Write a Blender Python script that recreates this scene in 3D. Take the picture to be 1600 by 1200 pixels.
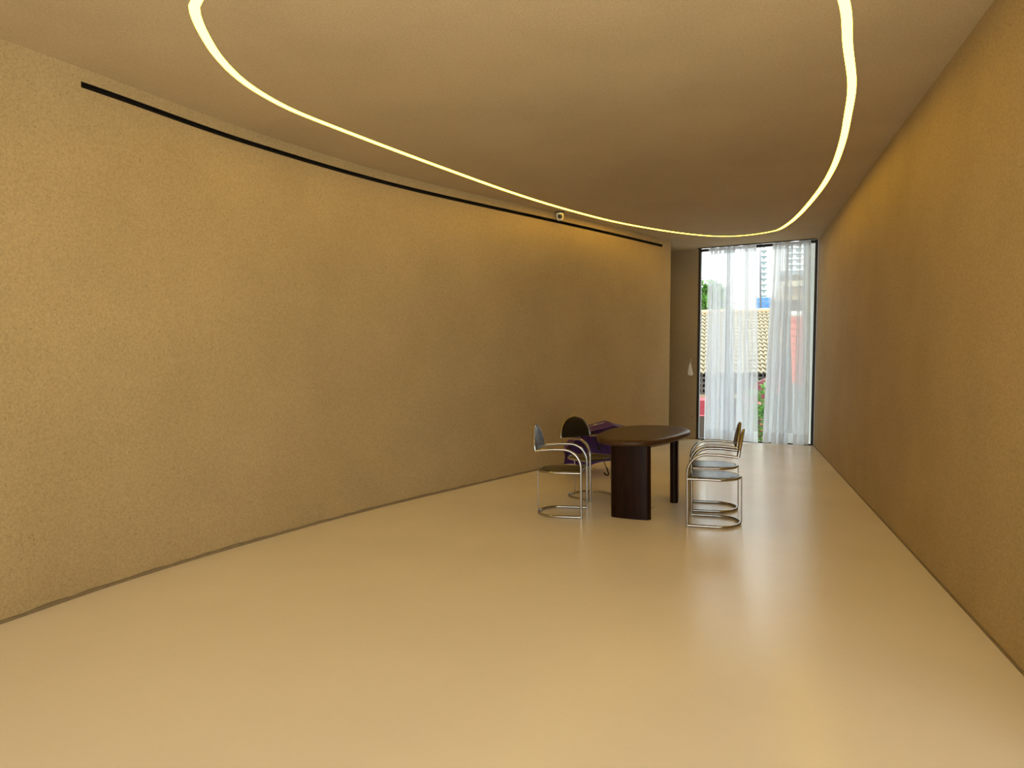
import bpy, bmesh, math, random
from math import sin, cos, pi, radians, tan, sqrt
from mathutils import Vector, Matrix
from mathutils.geometry import tessellate_polygon

for o in list(bpy.data.objects):
    bpy.data.objects.remove(o)
SC = bpy.context.scene
COL = SC.collection

# ------------------------------------------------------------------ camera, world, sun, exposure
PITCH, ROLL = radians(2.05), radians(0.6)
F0 = Vector((0, cos(PITCH), -sin(PITCH))); U0 = Vector((0, sin(PITCH), cos(PITCH))); R0 = Vector((1, 0, 0))
Rv = cos(ROLL)*R0 - sin(ROLL)*U0; Uv = sin(ROLL)*R0 + cos(ROLL)*U0
cd = bpy.data.cameras.new('camera'); cam = bpy.data.objects.new('camera', cd); COL.objects.link(cam)
cd.sensor_fit = 'HORIZONTAL'; cd.sensor_width = 36; cd.lens = 36*1100/1600; cd.clip_end = 2000; cd.clip_start = .05
M = Matrix.Identity(4)
for i in range(3):
    M[i][0] = Rv[i]; M[i][1] = Uv[i]; M[i][2] = -F0[i]
M[2][3] = 1.5
cam.matrix_world = M
SC.camera = cam

W = bpy.data.worlds.new('hazy_sky'); SC.world = W; W.use_nodes = True
bgn = W.node_tree.nodes['Background']
bgn.inputs[0].default_value = (0.93, 0.97, 1.0, 1); bgn.inputs[1].default_value = 4.4
sd = bpy.data.lights.new('sun', 'SUN'); sd.energy = 18.0; sd.angle = radians(2.0); sd.color = (1.0, .96, .88)
sun = bpy.data.objects.new('sun', sd); COL.objects.link(sun)
sun.rotation_euler = Vector((0.25, 0.80, -0.59)).to_track_quat('-Z', 'Y').to_euler()
SC.view_settings.view_transform = 'Standard'; SC.view_settings.look = 'None'
SC.view_settings.gamma = 1; SC.view_settings.use_curve_mapping = False
SC.view_settings.exposure = 0.0
STRIP = (14.5, 8.9, 0.75)

# ------------------------------------------------------------------ helpers
def tag(o, label=None, cat=None, group=None, kind=None):
    if label: o['label'] = label
    if cat: o['category'] = cat
    if group: o['group'] = group
    if kind: o['kind'] = kind
    return o

def empty(name, loc=(0, 0, 0), rz=0.0):
    o = bpy.data.objects.new(name, None); COL.objects.link(o)
    o.location = loc; o.rotation_euler = (0, 0, rz); o.empty_display_size = .1
    return o

class MB:
    def __init__(self):
        self.v = []; self.f = []
    def add(self, vs, fs):
        n = len(self.v)
        self.v += [tuple(x) for x in vs]; self.f += [tuple(i+n for i in f) for f in fs]
        return self
    def box(self, x0, x1, y0, y1, z0, z1, mat=None):
        vs = [Vector((x, y, z)) for z in (z0, z1) for y in (y0, y1) for x in (x0, x1)]
        if mat is not None: vs = [mat @ v for v in vs]
        return self.add(vs, [(0, 2, 3, 1), (4, 5, 7, 6), (0, 1, 5, 4), (2, 6, 7, 3), (0, 4, 6, 2), (1, 3, 7, 5)])
    def tube(self, pts, r, n=10, closed=False, caps=True):
        pts = [Vector(p) for p in pts]; m = len(pts); rings = []
        def tan_(i):
            if closed: return (pts[(i+1) % m]-pts[(i-1) % m]).normalized()
            return (pts[min(i+1, m-1)]-pts[max(i-1, 0)]).normalized()
        t = tan_(0); ref = Vector((0, 0, 1)) if abs(t.z) < .9 else Vector((1, 0, 0))
        nv = (ref - t*ref.dot(t)).normalized(); vs = []
        for i in range(m):
            t = tan_(i); nv = (nv - t*nv.dot(t)).normalized(); b = t.cross(nv)
            rr = r[i] if isinstance(r, (list, tuple)) else r
            for k in range(n):
                a = 2*pi*k/n; vs.append(pts[i] + rr*(cos(a)*nv + sin(a)*b))
        fs = []
        for i in range(m if closed else m-1):
            j = (i+1) % m
            for k in range(n):
                l = (k+1) % n; fs.append((i*n+k, i*n+l, j*n+l, j*n+k))
        if caps and not closed:
            fs.append(tuple(range(n-1, -1, -1))); fs.append(tuple((m-1)*n+k for k in range(n)))
        return self.add(vs, fs)
    def lathe(self, prof, n=24, mat=None):
        vs = []; fs = []
        for (r, z) in prof:
            for k in range(n):
                a = 2*pi*k/n; vs.append(Vector((r*cos(a), r*sin(a), z)))
        for i in range(len(prof)-1):
            for k in range(n):
                l = (k+1) % n; fs.append((i*n+k, i*n+l, (i+1)*n+l, (i+1)*n+k))
        fs.append(tuple(range(n-1, -1, -1))); fs.append(tuple((len(prof)-1)*n+k for k in range(n)))
        if mat is not None: vs = [mat @ v for v in vs]
        return self.add(vs, fs)
    def prism(self, poly, z0, z1):
        n = len(poly)
        self.add([(x, y, z0) for x, y in poly]+[(x, y, z1) for x, y in poly],
                 [tuple(range(n-1, -1, -1)), tuple(range(n, 2*n))]+[(i, (i+1) % n, n+(i+1) % n, n+i) for i in range(n)])
        return self
    def build(self, name, mat, parent=None, smooth=False, sharp=None):
        me = bpy.data.meshes.new(name); me.from_pydata(self.v, [], self.f); me.update()
        o = bpy.data.objects.new(name, me); COL.objects.link(o)
        if mat: me.materials.append(mat)
        if smooth:
            me.polygons.foreach_set('use_smooth', [True]*len(me.polygons))
            if sharp: me.set_sharp_from_angle(angle=radians(sharp))
        if parent: o.parent = parent
        return o

def bevel(o, w, seg=2):
    m = o.modifiers.new('bevel', 'BEVEL'); m.width = w; m.segments = seg; m.limit_method = 'ANGLE'; m.angle_limit = radians(40)
    return o

def catmull(P, n=6, closed=False):
    P = [Vector(p) for p in P]; m = len(P); out = []
    for i in range(m if closed else m-1):
        if closed: a, b, c, d = P[(i-1) % m], P[i], P[(i+1) % m], P[(i+2) % m]
        else: a, b, c, d = P[max(i-1, 0)], P[i], P[i+1], P[min(i+2, m-1)]
        for k in range(n):
            t = k/n
            out.append(.5*((2*b)+(c-a)*t+(2*a-5*b+4*c-d)*t*t+(3*b-a-3*c+d)*t**3))
    if not closed: out.append(P[-1])
    return out

def resample(P, n, closed=False):
    P = list(P)+([P[0]] if closed else []); L = [0]
    for i in range(1, len(P)): L.append(L[-1]+(P[i]-P[i-1]).length)
    out = []; j = 0
    for k in range(n):
        s = L[-1]*k/(n if closed else n-1)
        while j < len(L)-2 and L[j+1] < s: j += 1
        t = (s-L[j])/max(L[j+1]-L[j], 1e-9); out.append(P[j].lerp(P[j+1], min(t, 1)))
    return out

def copy_tree(o, parent=None):
    c = o.copy(); COL.objects.link(c)
    if parent: c.parent = parent
    for ch in list(o.children): copy_tree(ch, c)
    return c

# ------------------------------------------------------------------ materials
def newmat(name):
    m = bpy.data.materials.new(name); m.use_nodes = True
    nt = m.node_tree; b = nt.nodes['Principled BSDF']
    return m, nt, b
def N(nt, t, **kw):
    n = nt.nodes.new(t)
    for k, v in kw.items(): setattr(n, k, v)
    return n
def simple(name, col, rough=.5, metal=0, var=.12, scale=30, bump=0, coat=0, spec=None):
    m, nt, b = newmat(name)
    tc = N(nt, 'ShaderNodeTexCoord'); ns = N(nt, 'ShaderNodeTexNoise'); ns.inputs['Scale'].default_value = scale
    ns.inputs['Detail'].default_value = 5
    nt.links.new(tc.outputs['Object'], ns.inputs['Vector'])
    r = N(nt, 'ShaderNodeValToRGB'); r.color_ramp.elements[0].position = .3; r.color_ramp.elements[1].position = .7
    r.color_ramp.elements[0].color = tuple(c*(1-var) for c in col)+(1,)
    r.color_ramp.elements[1].color = tuple(min(1, c*(1+var)) for c in col)+(1,)
    nt.links.new(ns.outputs[0], r.inputs[0]); nt.links.new(r.outputs[0], b.inputs['Base Color'])
    b.inputs['Roughness'].default_value = rough; b.inputs['Metallic'].default_value = metal
    if coat: b.inputs['Coat Weight'].default_value = coat; b.inputs['Coat Roughness'].default_value = .15
    if spec is not None: b.inputs['Specular IOR Level'].default_value = spec
    if bump:
        bp = N(nt, 'ShaderNodeBump'); bp.inputs['Strength'].default_value = bump; bp.inputs['Distance'].default_value = .004
        nt.links.new(ns.outputs[0], bp.inputs['Height']); nt.links.new(bp.outputs[0], b.inputs['Normal'])
    return m

def plaster(name, col, speck=.50, fine=115, coarse=1.0, specamt=.57):
    m, nt, b = newmat(name); L = nt.links.new
    g = N(nt, 'ShaderNodeNewGeometry')
    mp = N(nt, 'ShaderNodeMapping'); mp.inputs['Scale'].default_value = (1, 1, 1)
    L(g.outputs['Position'], mp.inputs['Vector'])
    n1 = N(nt, 'ShaderNodeTexNoise'); n1.inputs['Scale'].default_value = fine; n1.inputs['Detail'].default_value = 3; n1.inputs['Roughness'].default_value = .6
    n2 = N(nt, 'ShaderNodeTexNoise'); n2.inputs['Scale'].default_value = 1.3; n2.inputs['Detail'].default_value = 3
    n3 = N(nt, 'ShaderNodeTexNoise'); n3.inputs['Scale'].default_value = fine*.55; n3.inputs['Detail'].default_value = 4; n3.inputs['Roughness'].default_value = .7
    for n in (n1, n2, n3): L(mp.outputs[0], n.inputs['Vector'])
    # soft mottling
    r2 = N(nt, 'ShaderNodeValToRGB'); r2.color_ramp.elements[0].position = .3; r2.color_ramp.elements[1].position = .7
    r2.color_ramp.elements[0].color = tuple(c*.94 for c in col)+(1,); r2.color_ramp.elements[1].color = tuple(c*1.05 for c in col)+(1,)
    L(n2.outputs[0], r2.inputs[0])
    # fine tooth
    r3 = N(nt, 'ShaderNodeValToRGB'); r3.color_ramp.elements[0].position = .35; r3.color_ramp.elements[1].position = .62
    r3.color_ramp.elements[0].color = (.84, .83, .80, 1); r3.color_ramp.elements[1].color = (1.04, 1.04, 1.04, 1)
    L(n3.outputs[0], r3.inputs[0])
    mx = N(nt, 'ShaderNodeMix', data_type='RGBA', blend_type='MULTIPLY'); mx.inputs[0].default_value = 1
    L(r2.outputs[0], mx.inputs[6]); L(r3.outputs[0], mx.inputs[7])
    # pits / dark specks
    r1 = N(nt, 'ShaderNodeValToRGB'); r1.color_ramp.elements[0].position = specamt+.045; r1.color_ramp.elements[1].position = specamt+.11
    r1.color_ramp.elements[0].color = (1, 1, 1, 1); r1.color_ramp.elements[1].color = (speck, speck*.93, speck*.8, 1)
    L(n1.outputs[0], r1.inputs[0])
    mx2 = N(nt, 'ShaderNodeMix', data_type='RGBA', blend_type='MULTIPLY'); mx2.inputs[0].default_value = 1
    L(mx.outputs[2], mx2.inputs[6]); L(r1.outputs[0], mx2.inputs[7])
    L(mx2.outputs[2], b.inputs['Base Color']); b.inputs['Roughness'].default_value = .9
    b.inputs['Specular IOR Level'].default_value = .25
    bp = N(nt, 'ShaderNodeBump'); bp.inputs['Strength'].default_value = .45*coarse; bp.inputs['Distance'].default_value = .003
    L(n3.outputs[0], bp.inputs['Height']); L(bp.outputs[0], b.inputs['Normal'])
    return m

def floor_mat():
    m, nt, b = newmat('polished_resin_floor'); L = nt.links.new
    g = N(nt, 'ShaderNodeNewGeometry')
    n1 = N(nt, 'ShaderNodeTexNoise'); n1.inputs['Scale'].default_value = .8; n1.inputs['Detail'].default_value = 4
    n2 = N(nt, 'ShaderNodeTexNoise'); n2.inputs['Scale'].default_value = 16; n2.inputs['Detail'].default_value = 3
    n3 = N(nt, 'ShaderNodeTexNoise'); n3.inputs['Scale'].default_value = 120; n3.inputs['Detail'].default_value = 2
    for n in (n1, n2, n3): L(g.outputs['Position'], n.inputs['Vector'])
    r = N(nt, 'ShaderNodeValToRGB'); r.color_ramp.elements[0].position = .3; r.color_ramp.elements[1].position = .7
    c = FLOORC
    r.color_ramp.elements[0].color = tuple(x*.97 for x in c)+(1,); r.color_ramp.elements[1].color = tuple(x*1.02 for x in c)+(1,)
    L(n1.outputs[0], r.inputs[0]); L(r.outputs[0], b.inputs['Base Color'])
    rr = N(nt, 'ShaderNodeMapRange'); rr.inputs[1].default_value = .3; rr.inputs[2].default_value = .7; rr.inputs[3].default_value = .20; rr.inputs[4].default_value = .27
    L(n1.outputs[0], rr.inputs[0]); L(rr.outputs[0], b.inputs['Roughness'])
    b.inputs['Specular IOR Level'].default_value = .38
    b1 = N(nt, 'ShaderNodeBump'); b1.inputs['Strength'].default_value = .42; b1.inputs['Distance'].default_value = .0022
    b2 = N(nt, 'ShaderNodeBump'); b2.inputs['Strength'].default_value = .12; b2.inputs['Distance'].default_value = .0005
    L(n2.outputs[0], b1.inputs['Height']); L(n3.outputs[0], b2.inputs['Height']); L(b1.outputs[0], b2.inputs['Normal']); L(b2.outputs[0], b.inputs['Normal'])
    return m

def wood(name, c0, c1, rough=.33, spec=.3):
    m, nt, b = newmat(name); L = nt.links.new
    tc = N(nt, 'ShaderNodeTexCoord'); mp = N(nt, 'ShaderNodeMapping'); mp.inputs['Scale'].default_value = (22, 22, 1.5)
    L(tc.outputs['Object'], mp.inputs['Vector'])
    n = N(nt, 'ShaderNodeTexNoise'); n.inputs['Scale'].default_value = 2.2; n.inputs['Detail'].default_value = 6; n.inputs['Distortion'].default_value = .6
    L(mp.outputs[0], n.inputs['Vector'])
    r = N(nt, 'ShaderNodeValToRGB'); r.color_ramp.elements[0].position = .3; r.color_ramp.elements[1].position = .75
    r.color_ramp.elements[0].color = c0+(1,); r.color_ramp.elements[1].color = c1+(1,)
    L(n.outputs[0], r.inputs[0]); L(r.outputs[0], b.inputs['Base Color']); b.inputs['Roughness'].default_value = rough
    b.inputs['Specular IOR Level'].default_value = spec
    return m

def emis(name, col):
    m = bpy.data.materials.new(name); m.use_nodes = True; nt = m.node_tree; nt.nodes.clear()
    e = N(nt, 'ShaderNodeEmission'); k = max(col); e.inputs[0].default_value = tuple(c/k for c in col)+(1,); e.inputs[1].default_value = k
    o = N(nt, 'ShaderNodeOutputMaterial'); nt.links.new(e.outputs[0], o.inputs[0]); return m

def glass(name, tint=(.97, 1, .99)):
    m = bpy.data.materials.new(name); m.use_nodes = True; nt = m.node_tree; nt.nodes.clear(); L = nt.links.new
    t = N(nt, 'ShaderNodeBsdfTransparent'); t.inputs[0].default_value = tint+(1,)
    g = N(nt, 'ShaderNodeBsdfGlossy'); g.inputs['Roughness'].default_value = .02
    fr = N(nt, 'ShaderNodeFresnel'); fr.inputs[0].default_value = 1.45
    mx = N(nt, 'ShaderNodeMixShader'); o = N(nt, 'ShaderNodeOutputMaterial')
    L(fr.outputs[0], mx.inputs[0]); L(t.outputs[0], mx.inputs[1]); L(g.outputs[0], mx.inputs[2]); L(mx.outputs[0], o.inputs[0]); return m

def sheer(name, dens, col=(.92, .95, .985)):
    m = bpy.data.materials.new(name); m.use_nodes = True; nt = m.node_tree; nt.nodes.clear(); L = nt.links.new
    t = N(nt, 'ShaderNodeBsdfTransparent'); t.inputs[0].default_value = (1, 1, 1, 1)
    d = N(nt, 'ShaderNodeBsdfDiffuse'); d.inputs[0].default_value = col+(1,)
    tr = N(nt, 'ShaderNodeBsdfTranslucent'); tr.inputs[0].default_value = col+(1,)
    a = N(nt, 'ShaderNodeMixShader'); a.inputs[0].default_value = .66
    # woven thread density varies a little; cloth gets denser seen edge-on
    g = N(nt, 'ShaderNodeNewGeometry'); ns = N(nt, 'ShaderNodeTexNoise'); ns.inputs['Scale'].default_value = 60
    L(g.outputs['Position'], ns.inputs['Vector'])
    lw = N(nt, 'ShaderNodeLayerWeight'); lw.inputs[0].default_value = .35
    m1 = N(nt, 'ShaderNodeMath', operation='MULTIPLY_ADD'); m1.inputs[1].default_value = .75; m1.inputs[2].default_value = dens-.05
    m2 = N(nt, 'ShaderNodeMath', operation='MULTIPLY_ADD'); m2.inputs[1].default_value = .1; m2.use_clamp = True
    L(lw.outputs['Facing'], m1.inputs[0]); L(ns.outputs[0], m2.inputs[0]); L(m1.outputs[0], m2.inputs[2])
    b = N(nt, 'ShaderNodeMixShader'); o = N(nt, 'ShaderNodeOutputMaterial')
    L(d.outputs[0], a.inputs[1]); L(tr.outputs[0], a.inputs[2]); L(m2.outputs[0], b.inputs[0]); L(t.outputs[0], b.inputs[1]); L(a.outputs[0], b.inputs[2]); L(b.outputs[0], o.inputs[0])
    return m

FLOORC = (.87, .79, .66)
m_wall = plaster('speckled_plaster', (.488, .365, .186))
m_ceil = plaster('ceiling_plaster', (.525, .415, .26), speck=.9, fine=160, coarse=.4)
m_floor = floor_mat()
m_gap = simple('grey_brown_edge_strip', (.24, .18, .10), .7)
m_dark = simple('dark_bronze_metal', (.035, .033, .03), .45, .6)
m_slot = simple('matt_black_slot', (.02, .016, .012), .8, spec=.1)
m_glass = glass('window_glass')
m_sheer = sheer('sheer_voile', .47); m_hem = sheer('sheer_voile_double', .72)
m_lamp = emis('led_diffuser', STRIP)
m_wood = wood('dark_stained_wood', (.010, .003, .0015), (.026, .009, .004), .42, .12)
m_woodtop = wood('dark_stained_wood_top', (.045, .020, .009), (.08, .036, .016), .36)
m_chrome = simple('polished_nickel_tube', (.45, .44, .43), .15, 1, var=.04)
m_leather = simple('black_leather', (.013, .011, .010), .26, 0, var=.12, scale=60, bump=.2)
m_purple = simple('purple_umbrella_nylon', (.075, .022, .19), .55, 0, var=.1, scale=25)
m_purple_hem = simple('violet_hem', (.28, .14, .34), .6)
m_black = simple('black_painted_metal', (.01, .01, .012), .4)
m_print = simple('pale_print', (.6, .55, .5), .7)
m_white = simple('white_plastic', (.62, .60, .55), .4)
m_cloth = simple('white_cotton', (.85, .83, .80), .85)

# ------------------------------------------------------------------ room outlines (metres)
H = 3.43
LF = [(-3.8, -2.5), (-3.8, 0), (-3.72, 1.2), (-3.52, 2.4), (-3.26, 3.3), (-2.972, 4.016), (-2.67, 4.80), (-2.149, 5.83), (-1.273, 7.25), (.314, 9.385), (1.45, 10.72), (2.69, 12.10)]
LC = [(-3.85, -2.5), (-3.85, 0), (-3.77, 1.2), (-3.57, 2.4), (-3.33, 3.4), (-3.03, 4.20), (-2.70, 4.86), (-2.137, 6.0), (-1.10, 7.53), (.70, 9.53), (1.66, 10.62), (2.672, 11.80)]
LFc = resample(catmull([(x, y, 0) for x, y in LF], 12), 160)
LCc = resample(catmull([(x, y, H) for x, y in LC], 12), 160)
# match floor and ceiling samples by the nearest point so the wall ruling stays upright
def nearest(P, q):
    return min(P, key=lambda p: (p.x-q.x)**2+(p.y-q.y)**2)
LCd = resample(catmull([(x, y, H) for x, y in LC], 40), 1200)
idx = []; last = 0
for p in LFc:
    best = min(range(last, len(LCd)), key=lambda i: (LCd[i].x-p.x)**2+(LCd[i].y-p.y)**2); last = best; idx.append(best)
idx[0] = 0; idx[-1] = len(LCd)-1
LCc = [LCd[i] for i in idx]
def wl(k, z):
    return LFc[k].lerp(LCc[k], z/H)
RFp = [Vector((2.054, 2.2, 0)), Vector((5.02, 11.70, 0))]
RCp = [Vector((2.119, 2.2, H)), Vector((5.115, 11.76, H))]
SFp = [Vector((4.6, 1.9, 0)), Vector((4.6, -2.5, 0))]
W0F, W0C = Vector((3.338, 12.78, 0)), Vector((3.375, 12.70, H))
W1F, W1C = RFp[1], RCp[1]
EF, EC = W0F+Vector((-.72, .42, 0)), W0C+Vector((-.72, .42, 0))

# floor
o = MB(); pts = [(p.x, p.y, 0) for p in LFc]+[(EF.x, EF.y, 0), (W0F.x, W0F.y, 0), (W1F.x, W1F.y, 0), (RFp[0].x, RFp[0].y, 0)]+[(p.x, p.y, 0) for p in SFp]
o.add(pts+[(x, y, -.25) for x, y, z in pts], [tuple(range(len(pts)-1, -1, -1)), tuple(range(len(pts), 2*len(pts)))]+[(i, (i+1) % len(pts), len(pts)+(i+1) % len(pts), len(pts)+i) for i in range(len(pts))])
o.build('floor', m_floor).data.flip_normals()
for ob in [bpy.data.objects['floor']]:
    bm = bmesh.new(); bm.from_mesh(ob.data); bmesh.ops.recalc_face_normals(bm, faces=bm.faces); bm.to_mesh(ob.data); bm.free(); tag(ob, 'glossy pale beige seamless resin floor', kind='structure')

# left wall with a recessed slot
ZS0, ZS1 = H-.128, H-.088
K0 = min(range(160), key=lambda k: abs(LCc[k].x-(-2.79))+abs(LCc[k].y-4.71))
K1 = max(k for k in range(160) if LCc[k].x < 2.50)
mb = MB(); zs = [0, 1.1, 2.2, ZS0, ZS1, H]
vs = [wl(k, z) for k in range(160) for z in zs]; fs = []
for k in range(159):
    for j in range(5):
        if j == 3 and K0 <= k < K1: continue
        fs.append((k*6+j, (k+1)*6+j, (k+1)*6+j+1, k*6+j+1))
n0 = len(vs)
vs += [wl(159, 0)+Vector((-.08, 1.25, 0)), wl(159, H)+Vector((-.06, 1.4, 0))]
fs.append((159*6, n0, n0+1, 159*6+5, 159*6+4, 159*6+3, 159*6+2, 159*6+1))
mb.add(vs, fs); wall_l = tag(mb.build('wall_left', m_wall, smooth=True, sharp=30), 'long curved speckled beige plaster wall with slot near the top', kind='structure')
mb = MB(); vs = []; fs = []
def outn(k):
    t = (LFc[min(k+1, 159)]-LFc[max(k-1, 0)]).normalized(); return Vector((-t.y, t.x, 0))
for k in range(K0, K1+1):
    n = outn(k)*.05
    vs += [wl(k, ZS0), wl(k, ZS0)+n, wl(k, ZS1)+n, wl(k, ZS1)]
for i in range(K1-K0):
    for j in range(3): fs.append((i*4+j, (i+1)*4+j, (i+1)*4+j+1, i*4+j+1))
fs += [(0, 1, 2, 3), tuple((K1-K0)*4+j for j in (3, 2, 1, 0))]
mb.add(vs, fs); tag(mb.build('slot_recess', m_slot, wall_l), 'long dark recessed slot')

# right wall, far wall
def quadwall(name, a, b, c, d, mat=None, lab=None):
    o = MB(); o.add([a, b, c, d], [(0, 1, 2, 3)]); return tag(o.build(name, mat or m_wall), lab, kind='structure')
quadwall('wall_right', RFp[1], RFp[0], RCp[0], RCp[1], lab='straight speckled beige plaster wall on the right')
up_ = Vector((0, 0, H))
quadwall('wall_side', RFp[0], SFp[0], SFp[0]+up_, RCp[0], lab='return wall behind the viewer')
quadwall('wall_side_end', SFp[0], SFp[1], SFp[1]+up_, SFp[0]+up_, lab='side wall behind the viewer')
wall_f = quadwall('wall_far', EF, W0F, W0C, EC, plaster('darker_plaster', (.37, .29, .19), speck=.8), lab='short darker plaster wall left of the window')  # darker base tone and fainter specks than the other walls

# ceiling: outer slab with a loop cut out, and the island inside it
HC = H
strip_in = [(-1.658, 3.827), (-1.748, 4.02), (-1.811, 4.316), (-1.840, 4.56), (-1.840, 4.834), (-1.800, 5.10), (-1.700, 5.42), (-1.550, 5.72), (-1.138, 6.42), (-.633, 7.24), (.023, 8.26), (.686, 9.16), (1.482, 10.08), (2.305, 10.80), (2.9, 11.20), (3.30, 11.37), (3.60, 11.38), (3.84, 11.26), (4.04, 11.02), (4.10, 10.72), (3.976, 9.82), (3.664, 8.47), (3.36, 7.415), (3.035, 6.50), (2.731, 5.75), (2.45, 5.10), (2.11, 4.45), (1.90, 4.03), (1.74, 3.79), (1.45, 3.56), (.9, 3.34), (.1, 3.22), (-.7, 3.24), (-1.3, 3.44)]
loop = resample(catmull([(x, y, 0) for x, y in strip_in], 8, True), 260, True)
nL = len(loop)
def offs(d):
    out = []
    for i in range(nL):
        t = (loop[(i+1) % nL]-loop[(i-1) % nL]).normalized(); out.append(loop[i]+Vector((t.y, -t.x, 0))*d)
    return out
A, B = offs(.0285), offs(-.0285)
areaA = abs(sum(A[i].x*A[(i+1) % nL].y-A[(i+1) % nL].x*A[i].y for i in range(nL)))
areaB = abs(sum(B[i].x*B[(i+1) % nL].y-B[(i+1) % nL].x*B[i].y for i in range(nL)))
OUT, INN = (A, B) if areaA > areaB else (B, A)
outer = [Vector((p.x, p.y, 0)) for p in LCc]+[Vector((LCc[-1].x-.06, LCc[-1].y+1.4, 0)), Vector((EC.x, EC.y, 0)), Vector((W0C.x, W0C.y, 0)), Vector((W1C.x, W1C.y, 0)), Vector((RCp[0].x, RCp[0].y, 0))]+[Vector((p.x, p.y, 0)) for p in SFp]
outer = [p for i, p in enumerate(outer) if i == 0 or (p-outer[i-1]).length > 1e-4]
tri = tessellate_polygon([outer, OUT]); allp = outer+OUT
mb = MB(); mb.add([(p.x, p.y, HC) for p in allp], tri)
tri2 = tessellate_polygon([INN]); mb.add([(p.x, p.y, HC) for p in INN], tri2)
# groove walls
for ring in (OUT, INN):
    mb.add([(p.x, p.y, HC) for p in ring]+[(p.x, p.y, HC+.02) for p in ring], [(i, (i+1) % nL, nL+(i+1) % nL, nL+i) for i in range(nL)])
# upper face (roof slab)
mb.add([(p.x*1.0, p.y, HC+.3) for p in outer], tessellate_polygon([outer]))
tag(mb.build('ceiling', m_ceil), 'plain beige plaster ceiling', kind='structure')
lamp = empty('ceiling_light', (1.1, 7.2, HC)); tag(lamp, 'long looping recessed strip light glowing pale yellow in the ceiling', 'light')
mb = MB(); v = [(p.x-1.1, p.y-7.2, .003) for p in OUT]+[(p.x-1.1, p.y-7.2, .003) for p in INN]
mb.add(v, [(i, (i+1) % nL, nL+(i+1) % nL, nL+i) for i in range(nL)]); mb.build('diffuser', m_lamp, lamp)
mb = MB()
for r_, s in ((OUT, 1), (INN, -1)):
    pass
for ring in (OUT, INN):
    mb.add([(p.x-1.1, p.y-7.2, .0035) for p in ring]+[(p.x-1.1, p.y-7.2, .018) for p in ring], [(i, (i+1) % nL, nL+(i+1) % nL, nL+i) for i in range(nL)])
mb.add([(p.x-1.1, p.y-7.2, .018) for p in OUT]+[(p.x-1.1, p.y-7.2, .018) for p in INN], [(i, (i+1) % nL, nL+(i+1) % nL, nL+i) for i in range(nL)])
mb.build('channel', m_dark, lamp)

# baseboards: thin uneven strip at the foot of the walls
random.seed(3)
mb = MB(); vs = []; fs = []
for k in range(160):
    n = -outn(k); h = .018+random.uniform(-.004, .006); p = wl(k, 0)
    vs += [p+n*.012, p+n*.012+Vector((0, 0, h)), p+Vector((0, 0, h+.004)), p]
for k in range(159):
    for j in range(3): fs.append((k*4+j, (k+1)*4+j, (k+1)*4+j+1, k*4+j+1))
mb.add(vs, fs); tag(mb.build('baseboard_left', m_gap), 'thin uneven grey brown strip along the foot of the curved wall', kind='structure')
d = (RFp[1]-RFp[0]).normalized(); nrm = Vector((-d.y, d.x, 0))
mb = MB(); a, b = RFp; mb.add([a, b, a+nrm*.008, b+nrm*.008, a+nrm*.008+Vector((0, 0, .014)), b+nrm*.008+Vector((0, 0, .014)), a+Vector((0, 0, .014)), b+Vector((0, 0, .014))], [(2, 3, 5, 4), (4, 5, 7, 6)])
tag(mb.build('baseboard_right', m_gap), 'thin dark strip along the foot of the right wall', kind='structure')

# far window ---------------------------------------------------------------
wd = (W1F-W0F).normalized(); wn = Vector((wd.y, -wd.x, 0))      # wn points outwards or inwards
if wn.y > 0: wn = -wn                                           # inwards
def wp(t, z, dpt=0):
    f = z/H; a = W0F.lerp(W0C, f); b = W1F.lerp(W1C, f); return a.lerp(b, t/((W1F-W0F).length)) + wn*dpt
WL = (W1F-W0F).length
win = empty('window_1', W0F); tag(win, 'full height glazed opening behind the sheer curtains', kind='structure')
def wbar(name, t0, t1, z0, z1, d0, d1, mat, par=win):
    o = MB(); vs = [wp(t, z, dd)-W0F for z in (z0, z1) for dd in (d0, d1) for t in (t0, t1)]
    o.add(vs, [(0, 2, 3, 1), (4, 5, 7, 6), (0, 1, 5, 4), (2, 6, 7, 3), (0, 4, 6, 2), (1, 3, 7, 5)])
    ob = o.build(name, mat, par); bm = bmesh.new(); bm.from_mesh(ob.data); bmesh.ops.recalc_face_normals(bm, faces=bm.faces); bm.to_mesh(ob.data); bm.free(); return ob
wbar('jamb', 0, .045, 0, H, -.06, .0, m_dark)
wbar('jamb', WL-.05, WL-.005, 0, H, -.06, .0, m_dark)
wbar('head_rail', .045, WL-.05, H-.05, H-.005, -.06, 0, m_dark)
wbar('bottom_rail', .045, WL-.05, 0.0, .022, -.06, 0, m_dark)
wbar('pane', .045, WL-.05, .022, H-.05, -.034, -.026, m_glass)

tr = empty('curtain_track', (W0C.x, W0C.y, H)); tag(tr, 'slim bronze curtain track fixed to the ceiling above the window', 'curtain track')
def trk(name, t0, t1, z0, z1, d0, d1, mat, par):
    o = MB(); org = Vector((W0C.x, W0C.y, H)); vs = [wp(t, z, dd)-org for z in (z0, z1) for dd in (d0, d1) for t in (t0, t1)]
    o.add(vs, [(0, 2, 3, 1), (4, 5, 7, 6), (0, 1, 5, 4), (2, 6, 7, 3), (0, 4, 6, 2), (1, 3, 7, 5)]); return o.build(name, mat, par)
trk('rail', .02, WL-.03, H-.016, H-.001, .095, .125, m_dark, tr)

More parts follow.
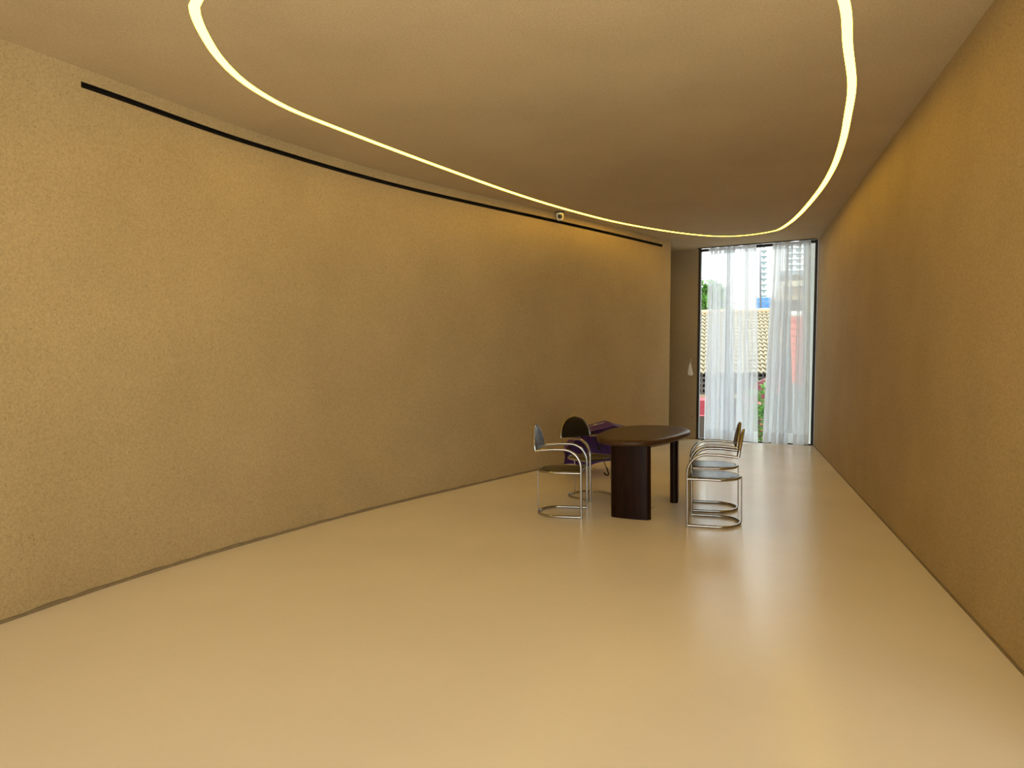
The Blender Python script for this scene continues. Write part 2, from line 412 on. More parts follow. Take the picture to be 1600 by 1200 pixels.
def curtain(t0b, t1b, t0t, t1t, nf, seed, lab):
    rnd = random.Random(seed); NU, zs = 260, [.015, .10, .20, .202, .5, 1.0, 1.6, 2.2, 2.8, 3.15, 3.3, 3.38, H-.02]
    zs[0] = .02
    e = empty('curtain', wp((t0b+t1b)/2, 0, .11)); org = Vector(e.location)
    ph = [rnd.uniform(0, 6.28) for _ in range(6)]
    def P(u, z):
        f = z/H; a = t0b+(t0t-t0b)*f; b = t1b+(t1t-t1b)*f
        p = 2*pi*(nf*u + .30*sin(2*pi*1.3*u+ph[0]) + .17*sin(2*pi*3.1*u+ph[1]) + .12*sin(2*pi*5.3*u+ph[4]+f*1.5)*(1-f*.6))
        sp = (b-a)/nf; t = a+(b-a)*u + sp*.40*sin(2*p+.8)*(1-.35*f) + .12*sp*sin(p+ph[2])
        dd = .11 + (.058-.03*f)*sin(p) + .012*sin(2*pi*2*u+ph[3])*(1-f)
        t = min(max(t, a-.01), b+.01)
        zz = z + (.012*sin(2*pi*2.2*u+ph[5]) if z < .1 else 0)
        if z < .1: zz = max(zz, .008)
        return wp(min(max(t, .03), WL-.055), zz, max(dd, .03))-org
    def surf(zl, name, mat):
        m = MB(); vs = [P(i/(NU-1), z) for z in zl for i in range(NU)]
        fs = [(j*NU+i, j*NU+i+1, (j+1)*NU+i+1, (j+1)*NU+i) for j in range(len(zl)-1) for i in range(NU-1)]
        m.add(vs, fs); return m.build(name, mat, e, smooth=True)
    surf(zs[:3], 'hem', m_hem); surf(zs[2:11], 'cloth', m_sheer); surf(zs[10:], 'heading_tape', m_hem)
    return tag(e, lab, 'curtain', 'sheer curtains at the window')
curtain(.17, 1.105, .20, 1.03, 5.2, 11, 'left white sheer pleated curtain, beside the darker wall corner')
curtain(1.20, 1.93, 1.30, 1.90, 4.6, 5, 'right white sheer pleated curtain, against the right wall')

# small things on the short wall
fd = (W0F-EF).normalized(); fnn = Vector((fd.y, -fd.x, 0)); fnn = -fnn if fnn.y > 0 else fnn
def fw(s, z, dd=0): return EF.lerp(W0F, s).lerp(EC.lerp(W0C, s), z/H)+fnn*dd
pb = fw(.865, 1.39, .0)
e = empty('cloth_pouch', pb); tag(e, 'small white cloth pouch hanging by a cord on the short darker wall', 'pouch')
e.rotation_euler.z = math.atan2(fd.y, fd.x)
mb = MB(); rings = []
prof = [(.006, .01), (.020, -.03), (.032, -.09), (.045, -.16), (.055, -.22), (.053, -.255), (.035, -.275), (.006, -.28)]
vs = []; fs = []; n = 20
for (r, z) in prof:
    for k in range(n):
        a = 2*pi*k/n; x = r*cos(a)*(1+.10*cos(3*a))+.010*sin(z*12); y = -.024+r*.42*sin(a)
        vs.append((x*.85, y-.004*cos(5*a), z*.82))
for i in range(len(prof)-1):
    for k in range(n): fs.append((i*n+k, i*n+(k+1) % n, (i+1)*n+(k+1) % n, (i+1)*n+k))
fs += [tuple(range(n)), tuple((len(prof)-1)*n+k for k in range(n-1, -1, -1))]
mb.add(vs, fs).build('pouch_body', m_cloth, e, smooth=True)
MB().tube([(0, -.012, .085), (.004, -.016, .05), (0, -.02, .0)], .0025, 6).build('cord', m_cloth, e)
MB().tube([(0, .0, .085), (0, -.018, .087)], .004, 8).build('nail', m_dark, e)
kb = fw(.905, .41, 0)
e = empty('cable_outlet', kb); e.rotation_euler.z = math.atan2(fd.y, fd.x); tag(e, 'tiny round brass cable outlet low on the short darker wall', 'outlet')
Mk = Matrix.Rotation(radians(90), 4, 'X')
MB().lathe([(.016, 0), (.016, .006), (.012, .010), (.010, .004)], 20, Mk).build('ring', simple('brass', (.4, .26, .12), .35, .9), e, smooth=True, sharp=30)
MB().lathe([(.009, 0), (.009, .0045)], 16, Mk).build('socket_hole', m_slot, e)

# back wall with wide glazing behind the viewer (daylight source of the room)
wb = empty('wall_back', (-3.8, -2.5, 0)); tag(wb, 'glazed entrance end of the room', kind='structure')
MB().box(-.05, 8.45, -.12, 0, 3.2, H).build('lintel', m_wall, wb)
w2 = empty('window_2', (-3.8, -2.5, 0)); tag(w2, 'wide glazed shopfront behind the viewer', kind='structure')
for x in (0, 1.43, 2.87, 4.33, 5.70, 7.05, 8.33): MB().box(x, x+.05, -.09, -.02, 0, 3.2).build('jamb', m_dark, w2)
MB().box(0.05, 8.33, -.09, -.02, 0, .05).build('bottom_rail', m_dark, w2)
for x, x_ in ((.05, 1.43), (1.48, 2.87), (2.92, 4.33), (4.38, 5.70), (5.75, 7.05), (7.10, 8.33)): MB().box(x, x_, -.058, -.05, .05, 3.2).build('pane', m_glass, w2)

# unseen block added above the room to shade the street in front
us = MB(); us.box(-16, 22, -2.4, 12.3, H+.35, 45).build('shade_block', m_wall); tag(bpy.data.objects['shade_block'], 'unseen block added above the room to shade the street', kind='structure')

# ------------------------------------------------------------------ security camera
e = empty('security_camera', (.655, 9.37, H)); e.rotation_euler.z = 0; tag(e, 'small white ceiling security camera with black lens above the wall slot', 'security camera')
MB().lathe([(.060, -.0005), (.062, -.008), (.055, -.014)], 28).build('mounting_plate', m_dark, e, smooth=True, sharp=30)
MB().lathe([(.050, -.013), (.053, -.03), (.050, -.075), (.036, -.105), (.012, -.115)], 28).build('housing', m_white, e, smooth=True, sharp=40)
Ml = Matrix.Translation((0, -.026, -.066)) @ Matrix.Rotation(radians(78), 4, 'X')
MB().lathe([(.030, 0), (.031, .020), (.027, .027), (.014, .033), (.003, .035)], 24, Ml).build('lens', m_black, e, smooth=True, sharp=40)

# ------------------------------------------------------------------ table
TZ = .75
tb = empty('table', (1.33, 7.05, 0)); tag(tb, 'dark stained wooden table with egg shaped top on two slab legs', 'table')
outl = [(.815, 6.80), (.865, 7.04), (1.03, 7.46), (1.23, 7.72), (1.48, 7.81), (1.69, 7.75), (1.81, 7.58), (1.85, 7.34), (1.78, 7.06), (1.59, 6.74), (1.37, 6.46), (1.21, 6.345), (1.06, 6.34), (.91, 6.42), (.83, 6.57)]
ol = resample(catmull([(x, y, 0) for x, y in outl], 8, True), 96, True)
cen = Vector((1.33, 7.05, 0)); n = 96
# bullnose edge rings (inset, z)
rg = [(.10, .690), (.028, .690), (.010, .6965), (.002, .706), (0, .719), (.002, .732), (.010, .7425), (.026, .7490), (.06, .75)]
vs = []; fs = []
nor = []
for i in range(n):
    t = (ol[(i+1) % n]-ol[(i-1) % n]).normalized(); q = Vector((t.y, -t.x, 0))
    if q.dot(ol[i]-cen) < 0: q = -q
    nor.append(q)
for (ins, z) in rg:
    for i in range(n):
        p = ol[i]-nor[i]*ins-cen; vs.append((p.x, p.y, z))
for j in range(len(rg)-1):
    for i in range(n): fs.append((j*n+i, j*n+(i+1) % n, (j+1)*n+(i+1) % n, (j+1)*n+i))
fs += [tuple(range(n)), tuple((len(rg)-1)*n+i for i in range(n))]
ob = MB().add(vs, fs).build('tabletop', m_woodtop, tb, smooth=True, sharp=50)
bm = bmesh.new(); bm.from_mesh(ob.data); bmesh.ops.recalc_face_normals(bm, faces=bm.faces); bm.to_mesh(ob.data); bm.free()
def slab_leg(p0, p1, thick, bow):
    # rounded slab between two floor points, face bowed outwards
    p0 = Vector(p0+(0,)); p1 = Vector(p1+(0,)); d = (p1-p0); L_ = d.length; d.normalize(); q = Vector((-d.y, d.x, 0))
    poly = []; us = [.07*(1-cos(pi/2*i/6)) for i in range(7)]+[.07+.86*i/8 for i in range(1, 8)]+[1-.07*(1-cos(pi/2*i/6)) for i in range(6, -1, -1)]
    def rr_(u):
        e_ = min(u, 1-u)/.07
        return 1 if e_ >= 1 else sqrt(max(0, 1-(1-e_)**2))*.75+.25*e_
    for u in us: poly.append(p0+d*L_*u - q*(bow*(1-(2*u-1)**2)) - q*(thick/2)*rr_(u) + q*bow*.5)
    for u in us[-2:0:-1]: poly.append(p0+d*L_*u - q*(bow*(1-(2*u-1)**2)) + q*(thick/2)*rr_(u) + q*bow*.5)
    pp = [((v-cen).x, (v-cen).y) for v in poly]
    cl = [pp[0]]
    for a in pp[1:]:
        if (Vector(a)-Vector(cl[-1])).length > 1e-3: cl.append(a)
    mbb = MB(); k = len(cl); zz = (0, .3, .6905)
    vs = [(x, y, z) for z in zz for x, y in cl]; fs = [tuple(range(k-1, -1, -1)), tuple(2*k+i for i in range(k))]
    for j in range(2):
        for i in range(k): fs.append((j*k+i, j*k+(i+1) % k, (j+1)*k+(i+1) % k, (j+1)*k+i))
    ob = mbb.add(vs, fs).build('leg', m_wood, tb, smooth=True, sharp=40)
    bm = bmesh.new(); bm.from_mesh(ob.data); bmesh.ops.recalc_face_normals(bm, faces=bm.faces); bm.to_mesh(ob.data); bm.free()
slab_leg((.925, 6.625), (1.268, 6.455), .075, .02)
slab_leg((1.652, 7.19), (1.745, 7.53), .078, .0)

# ------------------------------------------------------------------ chairs
def make_chair():
    root = empty('tubular_armchair')
    Wd, D, R = .225, .22, .0126
    def dpath(z, x0=D-.002, w=Wd, k=1.0):      # D-shaped line, open side at the front
        P = []
        for i in range(29):
            a = pi/2+pi*i/28
            xx = -.03+ (D-.03)*cos(a)*k; yy = w*sin(a)
            P.append(Vector((xx, yy, z)))
        return [Vector((x0, w, z)), Vector((x0*.5, w, z))]+P+[Vector((x0*.5, -w, z)), Vector((x0, -w, z))]
    MB().tube(dpath(R), R, 12).build('base_ring', m_chrome, root, smooth=True, sharp=50)
    MB().tube(dpath(.425), R, 12).build('seat_ring', m_chrome, root, smooth=True, sharp=50)
    MB().tube([(-.232, 0, .022), (-.232, 0, .43)], .0055, 8).build('rear_rod', m_chrome, root, smooth=True, sharp=50)
    # front posts curving back into the armrests
    for s in (1, -1):
        P = [Vector((D, s*Wd, 0.001)), Vector((D, s*Wd, .25)), Vector((D, s*Wd, .475))]
        for i in range(1, 13):
            a = pi/2*i/12; P.append(Vector((D-.17+.17*cos(a), s*Wd, .475+.17*sin(a))))
        P += [Vector((-.05, s*Wd, .645)), Vector((-D+.01, s*Wd, .630))]
        MB().tube(P, R, 12).build('arm_post', m_chrome, root, smooth=True, sharp=50)
    # backrest: arched tube + padded panel, leaning back a little
    tilt = tan(radians(10)); zb = .630; ht = .222
    def arch(k, w, h, off=0):
        a = pi*k; y = w*cos(a); z = h*sin(a)**.92 if sin(a) > 0 else 0
        return Vector((-D+.01-z*tilt+off, y, zb+z))
    MB().tube([arch(i/36, Wd, ht) for i in range(37)], R*.95, 12).build('back_frame', m_chrome, root, smooth=True, sharp=50)
    m = MB(); K = 36; vs = []; fs = []
    for off, sc in ((.012, .90), (.017, .80), (-.012, .90)):
        vs += [arch(i/K, (Wd-.008)*(sc+.06), (ht-.006)*(sc+.06), off)+Vector((0, 0, .003)) for i in range(K+1)]
    q = K+1
    for i in range(K):
        fs += [(i, i+1, q+i+1, q+i), (i+1, i, 2*q+i, 2*q+i+1)]
    fs += [tuple(q+i for i in range(q)), tuple(2*q+i for i in range(q-1, -1, -1)), (0, q, 2*q-1, q-1), (0, K, 3*q-1, 2*q)]
    ob = m.add(vs, fs).build('backrest', m_leather, root)
    bm = bmesh.new(); bm.from_mesh(ob.data); bmesh.ops.recalc_face_normals(bm, faces=bm.faces); bm.to_mesh(ob.data); bm.free()
    # seat pad
    base = dpath(0, D-.006, Wd-.012, .96)
    rg = [(.94, .416), (1.0, .421), (1.0, .430), (.975, .4355), (.90, .438), (.5, .4385)]
    nb = len(base); vs = []; fs = []
    for (sc, z) in rg: vs += [Vector(((p.x-.0)*sc, p.y*sc, z)) for p in base]
    for j in range(len(rg)-1):
        for i in range(nb): fs.append((j*nb+i, j*nb+(i+1) % nb, (j+1)*nb+(i+1) % nb, (j+1)*nb+i))
    fs += [tuple(range(nb-1, -1, -1)), tuple((len(rg)-1)*nb+i for i in range(nb))]
    ob = MB().add(vs, fs).build('seat', m_leather, root, smooth=True, sharp=40)
    bm = bmesh.new(); bm.from_mesh(ob.data); bmesh.ops.recalc_face_normals(bm, faces=bm.faces); bm.to_mesh(ob.data); bm.free()
    return root
ch0 = make_chair()
spots = [((.469, 6.789), -13, 'nearer chrome tube chair left of the table, its back seen edge on'),
         ((.835, 7.60), -50, 'chrome tube chair with black arched back seen nearly full on, in front of the umbrella'),
         ((1.819, 6.32), 161, 'nearer chrome tube chair on the right side of the table'),
         ((1.99, 6.945), 165, 'farther chrome tube chair on the right side, partly hidden by the nearer one')]
for i, (p, a, lab) in enumerate(spots):
    c = ch0 if i == 0 else copy_tree(ch0)
    c.location = (p[0], p[1], 0); c.rotation_euler.z = radians(a)
    tag(c, lab, 'chair', 'tubular chairs around the table')

# ------------------------------------------------------------------ umbrella
el, az, UR, UD = radians(51), radians(-22), .52, .27
ax = Vector((sin(az)*cos(el), cos(az)*cos(el), sin(el)))
upv = Vector((-sin(az)*sin(el), -cos(az)*sin(el), cos(el)))
rt = upv.cross(ax).normalized()
Cc = Vector((1.221, 8.878, 0))+ax*(UR/tan(el)); Cc.z = UR*cos(el)+.004
um = empty('umbrella', (Cc.x, Cc.y, 0)); tag(um, 'open purple umbrella lying tilted on the floor by the curved wall', 'umbrella')
LM = Matrix((( upv.x, rt.x, ax.x, 0), (upv.y, rt.y, ax.y, 0), (upv.z, rt.z, ax.z, Cc.z), (0, 0, 0, 1)))
def prof(q): return UD*(1-q**3)
def canpt(a, q): return Vector((UR*q*cos(a), UR*q*sin(a), prof(q)))
m_can = m_purple
for k in range(8):
    a0, a1 = 2*pi*k/8, 2*pi*(k+1)/8; vs = []; fs = []; NR, NA = 10, 8
    for j in range(NR+1):
        q = .02+.98*j/NR; p0, p1 = canpt(a0, q), canpt(a1, q)
        for i in range(NA+1):
            u = i/NA; p = p0.lerp(p1, u); s = 4*u*(1-u)
            p = Vector((p.x*(1-.05*s*q*q), p.y*(1-.05*s*q*q), p0.z-.012*s*q*(1-q)+.02*s*q**4))
            vs.append(LM @ p)
    for j in range(NR):
        for i in range(NA): fs.append((j*(NA+1)+i, j*(NA+1)+i+1, (j+1)*(NA+1)+i+1, (j+1)*(NA+1)+i))
    pn = MB().add(vs, fs).build('canopy_panel', m_can, um, smooth=True)
    hm = [vs[NR*(NA+1)+i] for i in range(NA+1)]
    MB().tube(hm, .0028, 5).build('hem', m_purple_hem, pn)
    MB().tube([LM @ (canpt(a0, q/10)-Vector((0, 0, .006))) for q in range(0, 11)], .0028, 6).build('rib', m_black, um)
    MB().tube([LM @ Vector((0, 0, -.02)), LM @ (canpt(a0, .55)-Vector((0, 0, .008)))], .0025, 6).build('stretcher', m_black, um)
    if k == 0:      # faint pale printed marks on the panel that faces the room
        rnd = random.Random(2); mk = MB()
        def pp_(u, q):
            p0, p1 = canpt(a0, q), canpt(a1, q); p = p0.lerp(p1, u); s_ = 4*u*(1-u)
            return LM @ (Vector((p.x*(1-.05*s_*q*q), p.y*(1-.05*s_*q*q), p0.z-.012*s_*q*(1-q)+.02*s_*q**4)) + Vector((cos((a0+a1)/2), sin((a0+a1)/2), .8))*.006)
        for i in range(10):
            u = .82-i*.068; w = .022+.012*rnd.random(); hh = .018+(.05 if 4 <= i <= 5 else 0)+.012*rnd.random(); qc = .84-(.02 if 4 <= i <= 5 else 0)
            mk.add([pp_(u-w, qc-hh/2), pp_(u+w, qc-hh/2), pp_(u+w, qc+hh/2), pp_(u-w, qc+hh/2)], [(0, 1, 2, 3)])
        mk.build('printed_lettering', m_print, pn)
MB().tube([LM @ Vector((0, 0, UD+.05)), LM @ Vector((0, 0, UD-.01))], [.002, .006], 8).build('ferrule', m_black, um)
MB().tube([LM @ Vector((0, 0, UD)), LM @ Vector((0, 0, -.36))], .005, 8).build('shaft', m_black, um, smooth=True)
MB().lathe([(.012, -.035), (.013, -.03), (.013, .0), (.010, .01)], 12, LM).build('runner', m_black, um, smooth=True)
hk = [Vector((0, 0, -.30)), Vector((0, 0, -.372)), Vector((.004, .004, -.395)), Vector((.006, .022, -.412)), Vector((.008, .045, -.411)), Vector((.008, .060, -.395)), Vector((.008, .062, -.375))]
hk = [Vector((p.x+.006, p.y, p.z)) for p in hk]
MB().tube(catmull([LM @ p for p in hk], 4), .0095, 10).build('crook_handle', m_black, um, smooth=True, sharp=50)

# twig on the floor beside the table
tw = MB().tube([(0, 0, .003), (.02, .03, .006), (.038, .07, .004)], .0025, 5).build('twig', m_gap)
tw.location = (1.372, 6.93, 0); tag(tw, 'tiny dark twig on the floor just right of the near table leg', 'twig')

# ------------------------------------------------------------------ outside
GZ = -2.4
m_ground = simple('dusty_ground', (.55, .55, .55), .95, scale=3)
g = MB().add([(-60, -60, GZ), (400, -60, GZ), (400, 500, GZ), (-60, 500, GZ)], [(0, 1, 2, 3)]).build('ground', m_ground); tag(g, 'dark dusty ground outside', kind='structure')
m_tile = simple('cream_clay_tile', (.40, .35, .25), .8, var=.12, scale=9)
m_rtile = simple('red_clay_tile', (.50, .12, .09), .8, var=.2, scale=9)
m_conc = simple('weathered_concrete', (.13, .125, .12), .9, scale=5)
m_cream = simple('cream_paint', (.45, .40, .30), .85, scale=4)
m_brown = simple('taupe_render', (.28, .24, .20), .9, scale=3)
m_tower = simple('pale_tower_render', (.24, .25, .26), .8, scale=.3)
m_tglass = simple('grey_green_glazing', (.035, .06, .065), .5, scale=.5)
m_blue = simple('blue_panel', (.07, .22, .52), .4, scale=3)
m_whitep = simple('white_render', (.62, .67, .68), .8, scale=2)
m_red = simple('red_plastic', (.36, .03, .06), .45, var=.08)
m_pinkl = simple('faded_red_plastic', (.75, .22, .28), .5)
m_bluegrey = simple('blue_grey_render', (.24, .28, .30), .85, scale=2)
m_darkbrown = simple('dark_brown_wall', (.07, .055, .045), .9)
m_leaf = simple('leaf_green', (.10, .26, .04), .6, var=.5, scale=3)
m_leafd = simple('leaf_dark_green', (.045, .14, .04), .6, var=.5, scale=3)
m_bark = simple('bark', (.12, .08, .05), .9)
m_flower = simple('pink_flower', (.75, .25, .18), .7)
m_pole = simple('grey_pole', (.08, .085, .10), .6)

def tiled_roof(par, x0, x1, y0, z0, y1, z1, nx, ny, mat, name='roof_tiles', amp=.045, rel=.075):
    """wavy overlapping courses from the eave (y0, z0) up to the ridge (y1, z1)"""
    mb = MB(); S = 8; ux = (x1-x0)
    sl = Vector((0, y1-y0, z1-z0)); nl = Vector((0, -(z1-z0), (y1-y0))).normalized()
    if nl.z < 0: nl = -nl
    row = nx*S+1
    for j in range(ny):
        vs = []
        for (w, lift) in ((0, rel), (1.3, -.01), (0, rel-.03)):
            b = Vector((0, y0, z0))+sl*((j+w)/ny)
            for i in range(row):
                ph = 2*pi*i/S; a = amp*(sin(ph)+.35*sin(2*ph))
                vs.append(Vector((x0+ux*i/(row-1), b.y, b.z))+nl*(a+lift))
        fs = [(i, i+1, row+i+1, row+i) for i in range(row-1)]+[(2*row+i, 2*row+i+1, i+1, i) for i in range(row-1)]
        mb.add(vs, fs)
    o = mb.build(name, mat, par); o['kind'] = 'stuff'; return o

# cream tiled house
hx, hy = 8.1, 32.0
hs = empty('tiled_house', (hx-.5, hy, GZ), radians(-16)); tag(hs, 'house with cream wavy tiled roof over a grey pierced block wall seen through the window', 'house')
x0, x1 = 0.0, 6.6
tiled_roof(hs, x0-.1, x1, -.35, .74-GZ, 6.0, 3.80-GZ, 33, 16, m_tile)
mb = MB(); mb.tube([(x0-.1, 6.0, 3.86-GZ), (x1, 6.0, 3.86-GZ)], .13, 10); mb.build('ridge_cap', simple('ridge_mortar', (.55, .42, .30), .9), hs, smooth=True, sharp=50)
MB().box(x0, x1, .45, 6, 0, .95-GZ).build('wall', m_darkbrown, hs)
# pierced block band: frame of blocks with recessed openings
lat = MB(); nb_, zb0, zb1 = 33, -.15-GZ, .78-GZ
bw = (x1-x0)/nb_
for i in range(nb_+1): lat.box(x0+i*bw-.035, x0+i*bw+.035, .0, .40, zb0, zb1)
for j in range(5):
    zz = zb0+(zb1-zb0)*j/4; lat.box(x0, x1, .01, .39, zz-.05, zz+.05)
o = lat.build('pierced_blocks', m_conc, hs); o['kind'] = 'stuff'
MB().box(x0-.05, x1, -.10, .42, -.34-GZ, -.20-GZ).build('beam', m_cream, hs)
MB().box(x0, x1, -.02, .42, 0, -1.25-GZ).build('plinth', m_darkbrown, hs)

# red bin on the plinth edge
lw = MB().box(-.6, 3.4, -.62, -.12, 0, 1.25).build('low_wall', m_darkbrown); lw.location = (7.9, 31.9, GZ); lw.rotation_euler.z = radians(-16)
tag(lw, 'low dark brown wall in front of the pierced block house', 'wall')
rb = empty('bin', (8.35, 31.41, GZ+1.25), radians(-16)); tag(rb, 'red plastic bin on a low dark wall at the left window edge', 'bin')
mb = MB(); z0, z1 = .0, .70
vs = [(-.30, -.16, z0), (.30, -.16, z0), (.30, .16, z0), (-.30, .16, z0), (-.37, -.22, z1), (.37, -.22, z1), (.37, .22, z1), (-.37, .22, z1)]
bevel(mb.add(vs, [(0, 3, 2, 1), (4, 5, 6, 7), (0, 1, 5, 4), (1, 2, 6, 5), (2, 3, 7, 6), (3, 0, 4, 7)]).build('bin_body', m_red, rb), .02)
bevel(MB().box(-.41, .41, -.25, .25, .70, .83).build('lid', m_pinkl, rb), .03)
MB().box(-.31, .31, -.19, -.15, .02, .07).build('rim_band', m_pinkl, rb)

# tree behind the house
def leafblob(mb, c, r, n, size, rnd):
    for _ in range(n):
        while True:
            p = Vector((rnd.uniform(-1, 1), rnd.uniform(-1, 1), rnd.uniform(-1, 1)))
            if .25 < p.length < 1: break
        p = Vector((c[0]+p.x*r[0], c[1]+p.y*r[1], c[2]+p.z*r[2]))
        d = Vector((rnd.uniform(-1, 1), rnd.uniform(-1, 1), rnd.uniform(-.8, .6))).normalized(); q = d.cross(Vector((rnd.uniform(-1, 1), rnd.uniform(-1, 1), 1))).normalized()
        L_ = size*rnd.uniform(.6, 1.4); w = L_*.28
        mb.add([p, p+d*L_*.5+q*w, p+d*L_, p+d*L_*.5-q*w], [(0, 1, 2), (0, 2, 3)])
def tree(x, y, top, w, lab, mat, seed, size=.5, n=700, palm=False, group='trees beyond the tiled house'):
    rnd = random.Random(seed); e = empty('tree', (x, y, GZ)); hh = top-GZ
    MB().tube([(0, 0, 0), (.1, 0, hh*.5), (0, 0, hh*.85)], [.22, .16, .08], 8).build('trunk', m_bark, e, smooth=True)
    mb = MB()
    if palm:
        for k in range(14):
            a = 2*pi*k/14+rnd.uniform(-.2, .2); L_ = w*rnd.uniform(.8, 1.15); lift = rnd.uniform(.25, 1.1)
            prev = None
            for i in range(12):
                u = i/11; r = L_*u; z = hh*.85+L_*(lift*u-1.1*u*u); p = Vector((r*cos(a), r*sin(a), z))
                if prev is not None:
                    for s in (-1, 1):
                        q = Vector((-sin(a)*s, cos(a)*s, -.6)).normalized(); l2 = .55*size*(1.3-abs(u-.4))
                        mb.add([prev, p, p+q*l2+Vector((cos(a), sin(a), 0))*.15], [(0, 1, 2)])
                prev = p
    else:
        for _ in range(5):
            c = (rnd.uniform(-.5, .5)*w, rnd.uniform(-.4, .4)*w, hh*rnd.uniform(.72, .9)); leafblob(mb, c, (w*.55, w*.5, hh*.14), n//5, size, rnd)
    o = mb.build('foliage', mat, e); o['kind'] = 'stuff'
    return tag(e, lab, 'tree')
tree(11.3, 41, 6.0, 1.15, 'bushy bright green tree above the tiled roof at the left window edge', m_leaf, 1, .5, 900)
tree(12.6, 43, 5.8, 1.3, 'palm with arching fronds above the cream tiled roof', m_leafd, 4, .8, palm=True)
tree(13.9, 47, 4.4, 1.0, 'low dark tree behind the cream ridge', m_leafd, 7, .45, 500)

# tower block
tw = empty('tower_block', (84.5, 310, GZ)); tag(tw, 'tall pale apartment tower with stacked windows and balconies', 'building')
MB().box(24.8, 55, 0, 22, 0, 95).build('tower_body', m_tower, tw)
wm = None
fl = 2.45
for f in range(9, 29):
    z = f*fl+.6
    for (xa, xb) in ((25.6, 28.0),):
        o = MB().box(xa, xb, -.35, .0, z, z+.55).add([], []).build('window', m_tglass, tw)
        MB().box(xa+.7, xb-.7, -.3, .0, z-.75, z-.0).build('lower_pane', m_tglass, o)
        MB().box(xa-.1, xb+.1, -.5, 0, z+.6, z+.72).build('sill_ledge', m_tower, o)
    MB().box(35.5, 47.5, -1.2, 0, z-.9, z-.55).build('balcony_slab', m_whitep, tw)
    for (xa, xb) in ((36.5, 39.5), (41, 43.2), (44.5, 47)):
        MB().box(xa, xb, -.12, 0, z-.5, z+.9).build('window', m_tglass, tw)
tw.location = (84.0, 310, GZ)

# slender pole
sp = MB().tube([(0, 0, 0), (0, 0, 16)], [.10, .08], 8).build('mast', m_pole, smooth=True); sp.location = (21.35, 60.5, GZ); tag(sp, 'slender grey mast rising between the two curtains', 'mast')

# blue panelled roof building
bb = empty('blue_roofed_building', (21.1, 61.2, GZ), radians(-19)); tag(bb, 'small building with steep blue panelled roof behind the cream ridge', 'building')
MB().box(-1.3, 2.4, .6, 4, 0, 5.1-GZ).build('wall', simple('sand_wall', (.58, .44, .30), .9), bb)
for j in range(4):
    for i in range(6):
        xa = .05+i*.37; za = 5.15-GZ+j*.36; MB().box(xa, xa+.33, -.02+j*.03, .06+j*.03, za, za+.32).build('panel', m_blue, bb)
MB().box(.0, 2.3, .1, .2, 5.1-GZ, 6.6-GZ).build('panel_frame', m_whitep, bb)

# taupe building with cream ledge
tp = empty('ledged_building', (17.8, 48, GZ), radians(-21)); tag(tp, 'taupe building with a cream ledge below the tower, behind the right curtain', 'building')
MB().box(.6, 9, 0, 6, 0, 6.9-GZ).build('wall', m_brown, tp)
MB().box(.4, 9.2, -.35, 0, 6.15-GZ, 6.5-GZ).build('ledge', m_cream, tp)
MB().box(.4, 9.2, -.35, 6, 6.9-GZ, 7.2-GZ).build('parapet', m_bluegrey, tp)
for xa in (1.2, 2.9, 4.6): MB().box(xa, xa+.9, -.08, 0, 3.6-GZ, 5.3-GZ).build('window', m_tglass, tp)
MB().box(.2, .6, -.5, 0, 0, 6-GZ).build('pillar', m_cream, tp)

# red tiled house on the right
rh = empty('red_roofed_house', (9.95, 25, GZ), radians(-20)); tag(rh, 'house with red tiled roof and blue grey wall behind the right curtain', 'house')
tiled_roof(rh, .0, 2.6, -.3, .50-GZ, 2.6, 3.05-GZ, 8, 9, m_rtile, amp=.05, rel=.06)
MB().tube([(-.05, 2.6, 3.10-GZ), (2.6, 2.6, 3.10-GZ)], .13, 10).build('ridge_cap', m_whitep, rh, smooth=True, sharp=50)
MB().box(0.1, 2.6, 0, 2.6, 0, .55-GZ).build('wall', m_bluegrey, rh)
MB().box(.7, 1.5, -.05, 0, .9, 2.3).build('window', m_tglass, rh)
# grey weathered annex between the two
ga = empty('annex', (10.36, 28.0, GZ), radians(-20)); tag(ga, 'grey weathered annex between the cream and the red roofs', 'building')
MB().box(.05, 2.0, 0.1, 2.0, 0, 3.7-GZ).build('wall', m_conc, ga)
MB().box(0, 2.05, 0, 2.0, 3.7-GZ, 3.85-GZ).build('parapet', m_cream, ga)
MB().box(.25, .6, .02, .1, 1.6-GZ, 2.7-GZ).build('window', m_cream, ga)
MB().box(.9, 1.4, .02, .1, .8-GZ, 1.8-GZ).build('window', m_pinkl, ga)

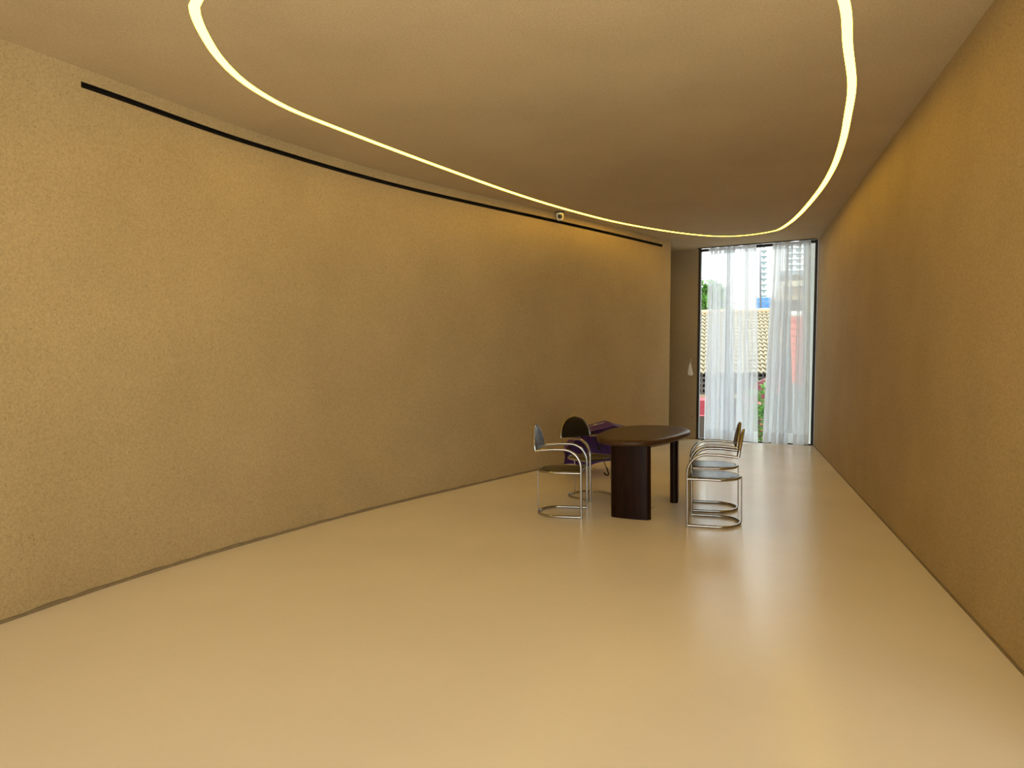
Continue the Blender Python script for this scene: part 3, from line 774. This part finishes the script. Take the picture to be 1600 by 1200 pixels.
# market parasol: tilted maroon canopy on a cream pole
mp = empty('parasol', (8.55, 23.5, GZ)); tag(mp, 'tilted maroon parasol with pink edging and cream pole outside the window', 'parasol')
PM = Matrix.Translation((-.20, 0, 2.78)) @ Matrix.Scale(.8, 4) @ Matrix.Rotation(radians(-38), 4, 'Y') @ Matrix.Rotation(radians(12), 4, 'X')
for k in range(8):
    a0, a1 = 2*pi*k/8, 2*pi*(k+1)/8
    v = [PM @ Vector((0, 0, .42)), PM @ Vector((.95*cos(a0), .95*sin(a0), 0)), PM @ Vector((.95*cos(a1), .95*sin(a1), 0)), PM @ Vector((.95*cos(a0), .95*sin(a0), -.14)), PM @ Vector((.95*cos(a1), .95*sin(a1), -.14))]
    pn = MB().add(v[:3], [(0, 1, 2)]).build('canopy_panel', simple('maroon_canvas', (.12, .012, .03), .8) if k == 0 else bpy.data.materials['maroon_canvas'], mp)
    MB().add([v[1], v[2], v[4], v[3]], [(0, 1, 2, 3)]).build('valance', m_pinkl, pn)
MB().tube([(.45, 0, 0), (-.02, 0, 2.4), (-.25, 0, 3.1)], .03, 8).build('pole', m_cream, mp)

# flowering shrub
sh = empty('shrub', (6.55, 18.6, GZ)); tag(sh, 'leafy flowering shrub seen between the two curtains', 'shrub')
rnd = random.Random(9); mb = MB()
for c in ((0, 0, 2.2), (-.3, .1, 1.5), (.3, -.1, 1.4), (0, .2, .9), (.1, 0, 2.75)): leafblob(mb, c, (.5, .4, .5), 260, .16, rnd)
o = mb.build('foliage', m_leaf, sh); o['kind'] = 'stuff'
mb = MB()
for c in ((0, -.3, 1.9), (.1, -.3, 1.4)): leafblob(mb, c, (.4, .2, .4), 60, .10, rnd)
o = mb.build('blossoms', m_flower, sh); o['kind'] = 'stuff'
MB().tube([(0, 0, 0), (.03, 0, 1.2), (0, 0, 2.4)], [.05, .03, .015], 6).build('stem', m_bark, sh)

# white fin just outside the right jamb
fn = MB(); fn.add([], [])
a = wp(WL-.15, 0, -.75)
fin = MB().box(0, .5, 0, .25, 0, 4.2).build('pilaster', m_whitep); fin.location = (a.x-.13, a.y+.08, -.4); fin.rotation_euler.z = math.atan2(wd.y, wd.x)
tag(fin, 'pale blue white pilaster just outside the right window edge', 'pilaster')
